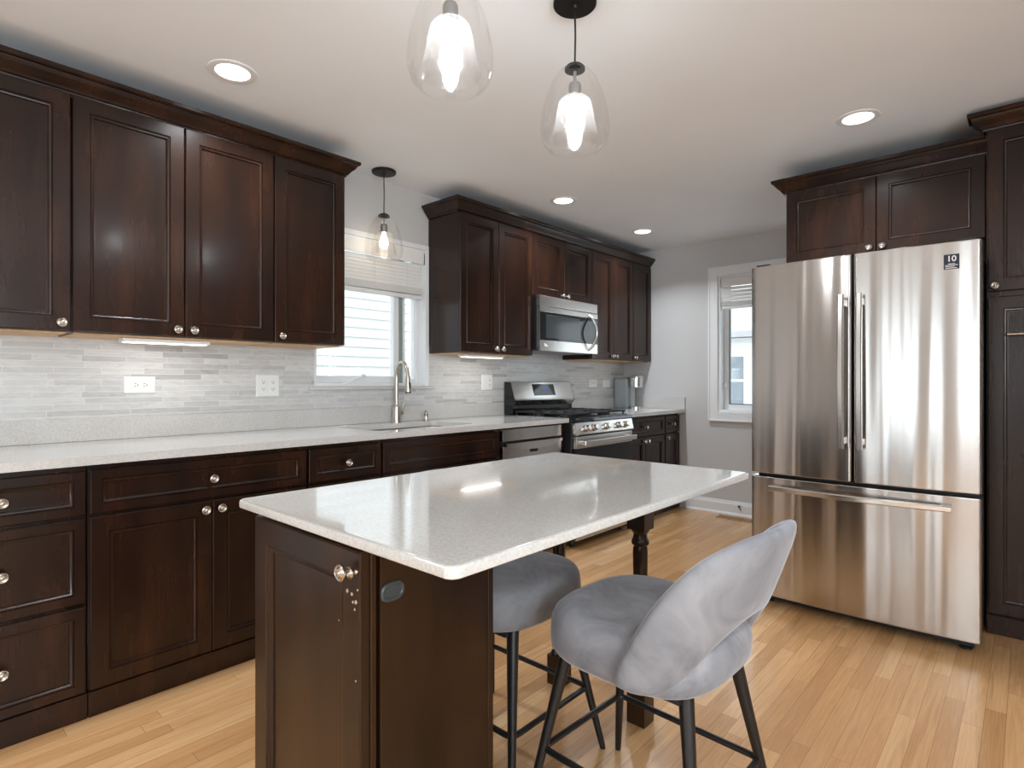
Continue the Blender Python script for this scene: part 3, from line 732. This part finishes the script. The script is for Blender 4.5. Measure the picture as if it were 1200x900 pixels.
CX0, CX1, CY0, CY1 = -1.400, -.931, .632, .966
ic = thing('island_cabinet', 'dark brown island cabinet with one worn door under the quartz top', 'base cabinet', (CX0, CY0, 0))
w = CX1-CX0; dd = CY1-CY0
mb = MB(); mb.box(0, w-.022, 0, dd, 0, IZ0-.0012, .002, 1); mb.box(w-.0225, w-.002, 0, .013, 0, IZ0-.0012, .002, 1); mb.build('body', WOOD_ISL, ic)
# side panel facing the stools, framed by edge strips
mb = MB(); mb.box(w-.0215, w-.001, .021, dd-.018, 0, IZ0-.0015, .001, 1); sp = mb.build('side_panel', WOOD_ISL, ic)
mb = MB(); mb.box(w-.0215, w+.0015, dd-.0175, dd, 0, IZ0-.0015, .002, 1); mb.build('edge_strip', WOOD_ISL, ic)
dm = front(ic, 'door', .012, w-.007, .10, IZ0-.018, None, WOOD_ISL, .060)
knob(dm, w-.042, .806, -.0215); knob(dm, w-.020, .808, -.0215).scale = (.62,.62,.62)
CHIP = plain('chipped_finish', (.45,.36,.27,1), .8)
for (sx, sz, r) in ((w-.050,.764,.005), (w-.034,.762,.0045), (w-.030,.748,.003), (w-.020,.750,.0045), (w-.014,.775,.003), (w-.024,.735,.0025), (w-.020,.60,.0022), (w-.10,.69,.002)):
    a0 = random.random()*6
    P = [(sx+r*(.5+.5*random.random())*math.cos(a0+2*PI*k/8), sz+1.2*r*(.5+.5*random.random())*math.sin(a0+2*PI*k/8)) for k in range(8)]
    dpt = -.0216 if sx > w-.06 else -.0095
    MB().prism(P, dpt-.0008, dpt+.0002, 'y').build('paint_chip', CHIP, dm)
mb = MB(); mb.box(0, w-.002, -.016, -.0005, 0, .088, .002, 1); mb.build('base_board', WOOD_ISL, ic)
# oval outlet cover on the side panel
mb = MB()
def oval(a, b_, x): return [(x, .047+a*(abs(math.cos(t_))**.7)*(1 if math.cos(t_) > 0 else -1), .758+b_*(abs(math.sin(t_))**.8)*(1 if math.sin(t_) > 0 else -1)) for t_ in [2*PI*k/32 for k in range(32)]]
mb.grid([oval(.028,.019,w-.001), oval(.028,.019,w+.004), oval(.0255,.0165,w+.006), oval(.022,.0125,w+.006), oval(.020,.011,w+.0045)], close_u=True, cap0=True, cap1=True)
mb.build('outlet_cover', plain('dull_grey_cover', (.06,.07,.075,1), .45, .4), sp)

# ------------------------------------------------------------------ bar stools
def superring(a, b_, n, z, N=48, yoff=0): 
    R = []
    for k in range(N):
        t_ = 2*PI*k/N; c, s_ = math.cos(t_), math.sin(t_)
        R.append((a*math.copysign(abs(c)**(2/n), c), yoff+b_*math.copysign(abs(s_)**(2/n), s_), z))
    return R
def make_stool():
    t = thing('bar_stool', '', 'stool', group='grey velvet bar stools')
    # local: back of the stool at +y, front at -y
    A, B = .232, .227
    def row(s_, z, crown=0):
        r = superring(A*s_, B*s_, 3.1, z); return r
    rows = [row(.50,.470), row(.84,.4705), row(.95,.475), row(.988,.487), row(1.0,.506), row(1.0,.528), row(.988,.552), row(.955,.571), row(.90,.583), row(.78,.591), row(.5,.596), row(.18,.598)]
    rows = [[(x, y, z + (.012*max(0, -y/B-.3) if z > .54 else 0)*0 - (.006*(y/B) if z > .54 else 0)) for (x, y, z) in r] for r in rows]
    MB().grid(rows, close_u=True, cap0=True, cap1=True).build('seat', VELVET, t, ang=80)
    # wrap-around backrest with a cut-out above the seat
    def interp(tab, x):
        X = [p[0] for p in tab]; Y = [p[1] for p in tab]; n = len(tab)
        M = [0 if i == 0 else ((Y[i+1]-Y[i-1])/(X[i+1]-X[i-1]) if i < n-1 else (Y[i]-Y[i-1])/(X[i]-X[i-1])) for i in range(n)]
        for i in range(n-1):
            if x <= X[i+1] or i == n-2:
                h = X[i+1]-X[i]; t_ = (x-X[i])/h
                return Y[i]*(2*t_**3-3*t_**2+1)+h*M[i]*(t_**3-2*t_**2+t_)+Y[i+1]*(-2*t_**3+3*t_**2)+h*M[i+1]*(t_**3-t_**2)
    TOP = [(0,.853), (15,.850), (30,.833), (45,.794), (57,.728), (66,.655), (73,.580), (79,.500)]
    BOT = [(0,.632), (12,.622), (24,.588), (34,.540), (42,.505), (50,.486), (60,.481), (70,.484), (79,.494)]
    EN = 79
    rows = []
    N = 60
    for i in range(N+1):
        ph = -EN+2*EN*i/N; a = abs(ph)
        zt, zb = interp(TOP, a), interp(BOT, a)
        zm = (zt+zb)/2; hh_ = (zt-zb)/2
        ct, st = math.cos(math.radians(ph)), math.sin(math.radians(ph))
        ends = 1.0 if a < EN-7 else max(.3, math.sqrt(max(0, 1-((a-EN+7)/7.2)**2)))
        row_ = []
        M = 20
        for k in range(M):
            u_ = 2*PI*k/M
            cz = math.copysign(abs(math.sin(u_))**.55, math.sin(u_)); cr = math.copysign(abs(math.cos(u_))**.75, math.cos(u_))
            z = zm+hh_*cz
            lean = .125*max(0, (z-.50)/.37)**1.15*max(0, ct)**.7
            rad = .012+.0225*cr*ends
            ex, ey = .232+rad, .205+rad
            sx = math.copysign(abs(st)**.86, st); sy = abs(ct)**.86
            row_.append((sx*ex*(1+.10*max(0, (z-.50)/.37)*0.4), sy*ey+lean+.0, z))
        rows.append(row_)
    MB().grid(rows, close_u=True, cap0=True, cap1=True).build('backrest', VELVET, t, ang=80)
    # legs, footrest, frame under the seat
    def leg_at(z, sx, sy): return (sx*(.218-.195*z), sy*(.246-.165*z), z)
    for sx in (-1, 1):
        for sy in (-1, 1):
            p = [leg_at(z, sx, sy) for z in (.0, .012, .2, .40, .466)]
            MB().tube(p, [.0085,.0095,.0125,.0165,.018], 14).build('leg', BLACK, t)
    c = [leg_at(.20, sx, sy) for sx, sy in ((-1,-1), (1,-1), (1,1), (-1,1))]
    P = []
    for i in range(4):
        a, b_ = Vector(c[i]), Vector(c[(i+1) % 4]); dv = (b_-a).normalized()
        P += [a+dv*.028, a+(b_-a)*.5, b_-dv*.028, b_-dv*.008+Vector((0,0,0))]
    Q = []
    for i in range(4):
        a, b_, p0 = Vector(c[i]), Vector(c[(i+1) % 4]), Vector(c[i-1]); dv = (b_-a).normalized(); du = (p0-a).normalized()
        for k in range(5):
            f_ = k/4; q0, q1 = a+du*.025, a+dv*.025
            Q.append(q0*(1-f_)**2+a*2*f_*(1-f_)+q1*f_**2)
        Q.append((a+b_)/2)
    MB().tube(Q, .0085, 10, closed=True).build('footrest', BLACK, t)
    MB().box(-.16, .16, -.17, .17, .452, .4695, .004).build('seat_frame', BLACKPL, t)
    return t
s1 = make_stool()
s2 = copy_tree(s1)
s1.location = (-.735, 1.352, 0); s1.rotation_euler = (0, 0, math.radians(-92.5))
s1['label'] = 'grey velvet bar stool in the open, seen from behind its curved back'
s2.location = (-1.256, 1.335, 0); s2.rotation_euler = (0, 0, math.radians(90))
s2['label'] = 'grey velvet bar stool tucked under the island, mostly hidden by it'

# ------------------------------------------------------------------ refrigerator
FW, FY, FX0 = .950, 3.112, -1.095
fr = thing('refrigerator', 'large stainless steel french door refrigerator with bottom freezer drawer', 'refrigerator', (FX0, FY, 0))
MB().box(.012, FW-.012, .078, .84, .045, 1.765, .004).build('body', plain('grey_side_panel', (.045,.046,.048,1), .5), fr)
def bulged(x0, x1, z0, z1, wide0, wide1, dep=.070, bulge=.018):
    """door slab whose front follows one shallow curve from wide0 to wide1"""
    P = []
    n_ = 28; r = .014
    def fy(x): s_ = (x-wide0)/(wide1-wide0)*2-1; return -bulge*(1-s_*s_)
    for k in range(n_+1):
        x = x0+(x1-x0)*k/n_; e = min(x-x0, x1-x); y = fy(x)
        if e < r: y += r-math.sqrt(max(0, r*r-(r-e)**2))
        P.append((x, y))
    for xx, ss in ((x1, -1), (x0, 1)):
        pass
    xs = [x0+r*(1-math.cos(PI/2*k/6)) for k in range(6)] + [x0+r+(x1-x0-2*r)*k/22 for k in range(23)] + [x1-r*(1-math.sin(PI/2*k/6)) for k in range(1, 7)]
    xs[-1] = x1
    P = []
    for x in xs:
        e = max(0, min(x-x0, x1-x)); y = fy(x)
        if e < r: y += r-math.sqrt(max(0, r*r-(r-e)**2))
        P.append((x, y))
    P += [(x1, dep), (x0, dep)]
    rows = []
    cxm = (x0+x1)/2
    for ins, z in ((.006, z0), (.0015, z0+.002), (0, z0+.006), (0, z1-.006), (.0015, z1-.002), (.006, z1)):
        rows.append([(cxm+(x-cxm)*(1-ins*2/(x1-x0)), y+ins if y < dep*.5 else y, z) for x, y in P])
    return MB().grid(rows, close_u=True, cap0=True, cap1=True)
mid = FW/2
d1 = bulged(0, mid-.0035, .692, 1.776, 0, FW).build('door', STEEL_FR, fr, ang=40)
d2 = bulged(mid+.0035, FW, .692, 1.776, 0, FW).build('door', STEEL_FR, fr, ang=40)
dz = bulged(0, FW, .058, .676, 0, FW).build('freezer_drawer', STEEL_FR, fr, ang=40)
def fh(parent, x):
    mb = MB(); pts = [(x, -.072-.012*math.sin(PI*k/14), .855+.725*k/14) for k in range(15)]
    rows = []
    for (px, py, pz) in pts:
        rows.append([(px-.012, py+.012, pz), (px-.012, py-.006, pz), (px-.008, py-.010, pz), (px+.008, py-.010, pz), (px+.012, py-.006, pz), (px+.012, py+.012, pz)])
    mb.grid(rows, close_u=True, cap0=True, cap1=True)
    mb.box(x-.010, x+.010, -.064, -.010, .875, .905, .003); mb.box(x-.010, x+.010, -.064, -.010, 1.53, 1.56, .003)
    mb.build('handle', STEEL_BR, parent)
fh(d1, mid-.038); fh(d2, mid+.038)
mb = MB(); rows = []
for k in range(21):
    x = .105+.745*k/20; y = -.046-.030*math.sin(PI*k/20)
    rows.append([(x, y+.012, .612), (x, y-.006, .612), (x, y-.010, .616), (x, y-.010, .634), (x, y-.006, .638), (x, y+.012, .638)])
mb.grid(rows, close_u=True, cap0=True, cap1=True); mb.box(.11, .145, -.040, -.004, .615, .635, .003); mb.box(.81, .845, -.040, -.004, .615, .635, .003)
mb.build('handle', STEEL_BR, dz)
mb = MB(); mb.box(.02, .09, .02, .12, 1.7655, 1.787, .004); hc = mb.build('hinge_cover', BLACKPL, fr)
MB().box(FW-.09, FW-.02, .02, .12, 1.7655, 1.787, .004).build('hinge_cover', BLACKPL, fr)
MB().box(.03, FW-.03, .085, .10, .012, .055, .002, 1).build('kick_grille', BLACKPL, fr)
MB().box(.03, FW-.03, .050, .0775, .677, .691).build('door_gasket', BLACKPL, fr)
for fx in (.06, FW-.06):
    MB().lathe([(.024,0),(.024,.008),(.012,.014),(.012,.046)], (fx, .10, 0), n=16).build('foot', BLACKPL, fr)
for fx in (.06, FW-.06):
    MB().lathe([(.024,0),(.024,.008),(.012,.014),(.012,.046)], (fx, .78, 0), n=16).build('foot', BLACKPL, fr)
# warranty sticker with a white 10
sx, sz = .848, 1.688
def fyd(x): s_ = x/FW*2-1; return -.018*(1-s_*s_)
a_ = math.atan2(fyd(sx+.02)-fyd(sx-.02), .04)
stk = MB().box(-.027, .027, -.0010, .0, -.032, .032).build('sticker', NAVY, d2); stk.location = (sx, fyd(sx)-.0006, sz); stk.rotation_euler = (0, 0, a_)
def text(body, size, loc, parent, mat, name='lettering'):
    c = bpy.data.curves.new(name, 'FONT'); c.body = body; c.size = size; c.align_x = 'CENTER'; c.align_y = 'CENTER'; c.extrude = .0003; c.offset = size*.02
    o = bpy.data.objects.new(name, c); COL.objects.link(o); c.materials.append(mat); me = bpy.data.meshes.new_from_object(o); bpy.data.objects.remove(o); o = bpy.data.objects.new(name, me); COL.objects.link(o); o.parent = parent; o.location = loc; o.rotation_euler = (PI/2, 0, 0); return o
text('10', .034, (0, -.0014, .012), stk, INK)
mb = MB(); mb.box(-.012, .012, -.0016, -.0009, -.0105, -.0080); mb.box(-.022, .022, -.0016, -.0009, -.0165, -.0140); mb.box(-.022, .010, -.0016, -.0009, -.0215, -.0195); mb.box(-.022, .018, -.0016, -.0009, -.0285, -.0255); mb.build('fine_print', INK, stk)

# ------------------------------------------------------------------ cabinets around the refrigerator
FCY = 3.600
w = .912
fc = cabinet('wall_cabinet', 'dark wood double-door cabinet above the refrigerator', 'wall cabinet', -1.062, FCY, w, .60, 1.862, 2.2715,
    [('door', .004, w/2-.001, 1.866, 2.271, (w/2-.030, 1.892)), ('door', w/2+.001, w-.004, 1.866, 2.271, (w/2+.030, 1.892))], rz=0, group='dark wood wall cabinets')
crown('dark wood crown moulding over the cabinet above the refrigerator', [(-1.064, 4.20), (-1.064, FCY-.002), (-.150, FCY-.002)], 1)
PY = 3.482
pw = .460
pc = cabinet('pantry_cabinet', 'tall dark wood pantry cabinet at the right edge beside the refrigerator', 'pantry cabinet', -.147, PY, pw, .72, 0, 2.3395,
    [('door', .006, pw-.006, 1.588, 2.336, (.032, 1.612)), ('door', .006, pw-.006, .098, 1.562, None)], rz=0, toe=True)
ld = [c for c in pc.children if c.name.startswith('door')][-1]
mb = MB(); mb.tube([(.075,-.050,1.385), (.245,-.050,1.385)], .006, 12); mb.tube([(.095,-.050,1.385), (.095,-.020,1.385)], .005, 10); mb.tube([(.225,-.050,1.385), (.225,-.020,1.385)], .005, 10)
mb.build('bar_handle', NICKEL, ld)
crown('dark wood crown moulding on top of the tall pantry cabinet', [(-.149, 3.530), (-.149, PY-.002), (.32, PY-.002)], 1, .068)

# ------------------------------------------------------------------ ceiling lamps
def downlight(label, x, y, watt=None):
    t = thing('recessed_light', label, 'ceiling light', (x, y, ZC), 0, 'recessed ceiling lights')
    MB().lathe([(.066,-.0005),(.066,-.004),(.076,-.0075),(.092,-.004),(.094,-.0005)], n=40, cap=False).build('trim_ring', WHITE, t)
    MB().lathe([(.0655,-.0006),(.0655,-.0034),(.05,-.0042)], n=32).build('lens', LENS, t)
    l = bpy.data.lights.new('recessed_beam', 'AREA'); l.shape = 'DISK'; l.size = .12; l.energy = watt or RECESSED_W; l.color = (.89, .95, 1); l.spread = math.radians(130)
    o = bpy.data.objects.new('recessed_beam', l); COL.objects.link(o); o.parent = t; o.location = (0, 0, -.009)
for lab, x, y, wt in (('lit recessed ceiling light over the long left cabinet run', -2.42, .975, None), ('lit recessed ceiling light in front of the refrigerator', -.61, 3.16, None),
    ('lit recessed ceiling light in front of the microwave', -2.42, 3.22, None), ('lit recessed ceiling light nearest the far wall', -2.42, 4.33, None),
    ('added recessed fill light on the unseen dining side, near the camera', .9, .6, 16), ('added recessed fill light on the unseen dining side, toward the patio door', -1.3, -1.6, 22), ('added recessed fill light on the unseen dining side, toward the right wall', .9, -1.6, 22)):  # dining side lights are unseen, added as soft fill and ceiling bounce
    downlight(lab, x, y, wt)

def pendant(label, x, y, ztop, bulb=None):
    """ztop: top of the glass shade"""
    t = thing('pendant_lamp', label, 'pendant lamp', (x, y, ZC), 0, 'glass pendant lamps')
    MB().lathe([(.070,-.0005),(.072,-.003),(.072,-.012),(.068,-.016),(.011,-.0175),(.008,-.027)], n=32).build('canopy', BRONZE, t)
    b = ztop-ZC
    MB().tube([(0,0,-.026), (.0015,.001,b*.5), (0,0,b+.004)], .0032, 8).build('cord', BLACK, t)
    MB().lathe([(.006,b+.018),(.026,b+.010),(.034,b+.002),(.034,b-.006),(.008,b-.010)], n=24).build('cap', BRONZE, t)
    so = MB(); so.lathe([(.0055,b-.0095),(.0055,b-.045),(.018,b-.050),(.021,b-.058),(.021,b-.098),(.016,b-.101)], n=20); so = so.build('socket', GREYMETAL, t)
    # outer shade: egg-shaped bell, open underneath
    prof = [(.034,0),(.054,-.014),(.073,-.040),(.089,-.077),(.102,-.118),(.111,-.162),(.114,-.196),(.112,-.224),(.104,-.248),(.090,-.264),(.074,-.272)]
    MB().lathe([(r, b+h) for r, h in prof], n=48, cap=False).build('glass_shade', SHADEGLASS, t, ang=80)
    pin = [(.022,-.094),(.040,-.099),(.053,-.112),(.060,-.140),(.065,-.175),(.072,-.208),(.080,-.236)]
    MB().lathe([(r, b+h) for r, h in pin], n=40, cap=False).build('inner_glass', INNERGLASS, t, ang=80)
    MB().lathe([(.010,b-.1015),(.012,b-.112),(.020,b-.138),(.0255,b-.160),(.023,b-.180),(.013,b-.192),(.002,b-.195)], n=20).build('bulb', bulb or BULB, so)
    return t
pendant('clear glass pendant lamp over the island, nearest the camera', -1.135, 1.015, 2.218)
pendant('clear glass pendant lamp over the far half of the island', -1.125, 1.560, 2.215)
p3 = pendant('clear glass pendant lamp hanging in front of the sink window', -2.885, 2.045, 2.168, BULB_WARM)

# ------------------------------------------------------------------ small things at the far wall
v = thing('floor_register', 'tan vent grille in the floor by the far wall', 'floor vent', (-1.86, 4.90, .0005))
mb = MB()
mb.box(-.15, .15, -.055, -.046, 0, .005, .001, 1); mb.box(-.15, .15, .046, .055, 0, .005, .001, 1); mb.box(-.15, -.14, -.046, .046, 0, .005); mb.box(.14, .15, -.046, .046, 0, .005)
VENT = plain('oak_coloured_vent', (.34,.20,.09,1), .45); mb.build('frame', VENT, v)
mb = MB()
for k in range(14): mb.box(-.133+k*.0195, -.124+k*.0195, -.046, .046, .0, .0038)
mb.box(-.14, .14, -.004, .004, .0, .0042); mb.build('louvres', VENT, v)
j = thing('cable_jack', 'small black cable jack on the far wall baseboard', 'jack', (-1.868, YB-.0165, .085))
mb = MB(); mb.box(-.016, .016, -.004, 0, -.018, .018, .002); mb.build('plate', WHITEPL, j)
mb = MB(); mb.lathe([(.008,-.004),(.008,-.018),(.004,-.022)], axis='y', n=12); mb.tube([(0,-.018,0), (.012,-.026,-.012), (.020,-.022,-.030)], .003, 8); mb.build('plug', BLACKPL, j)
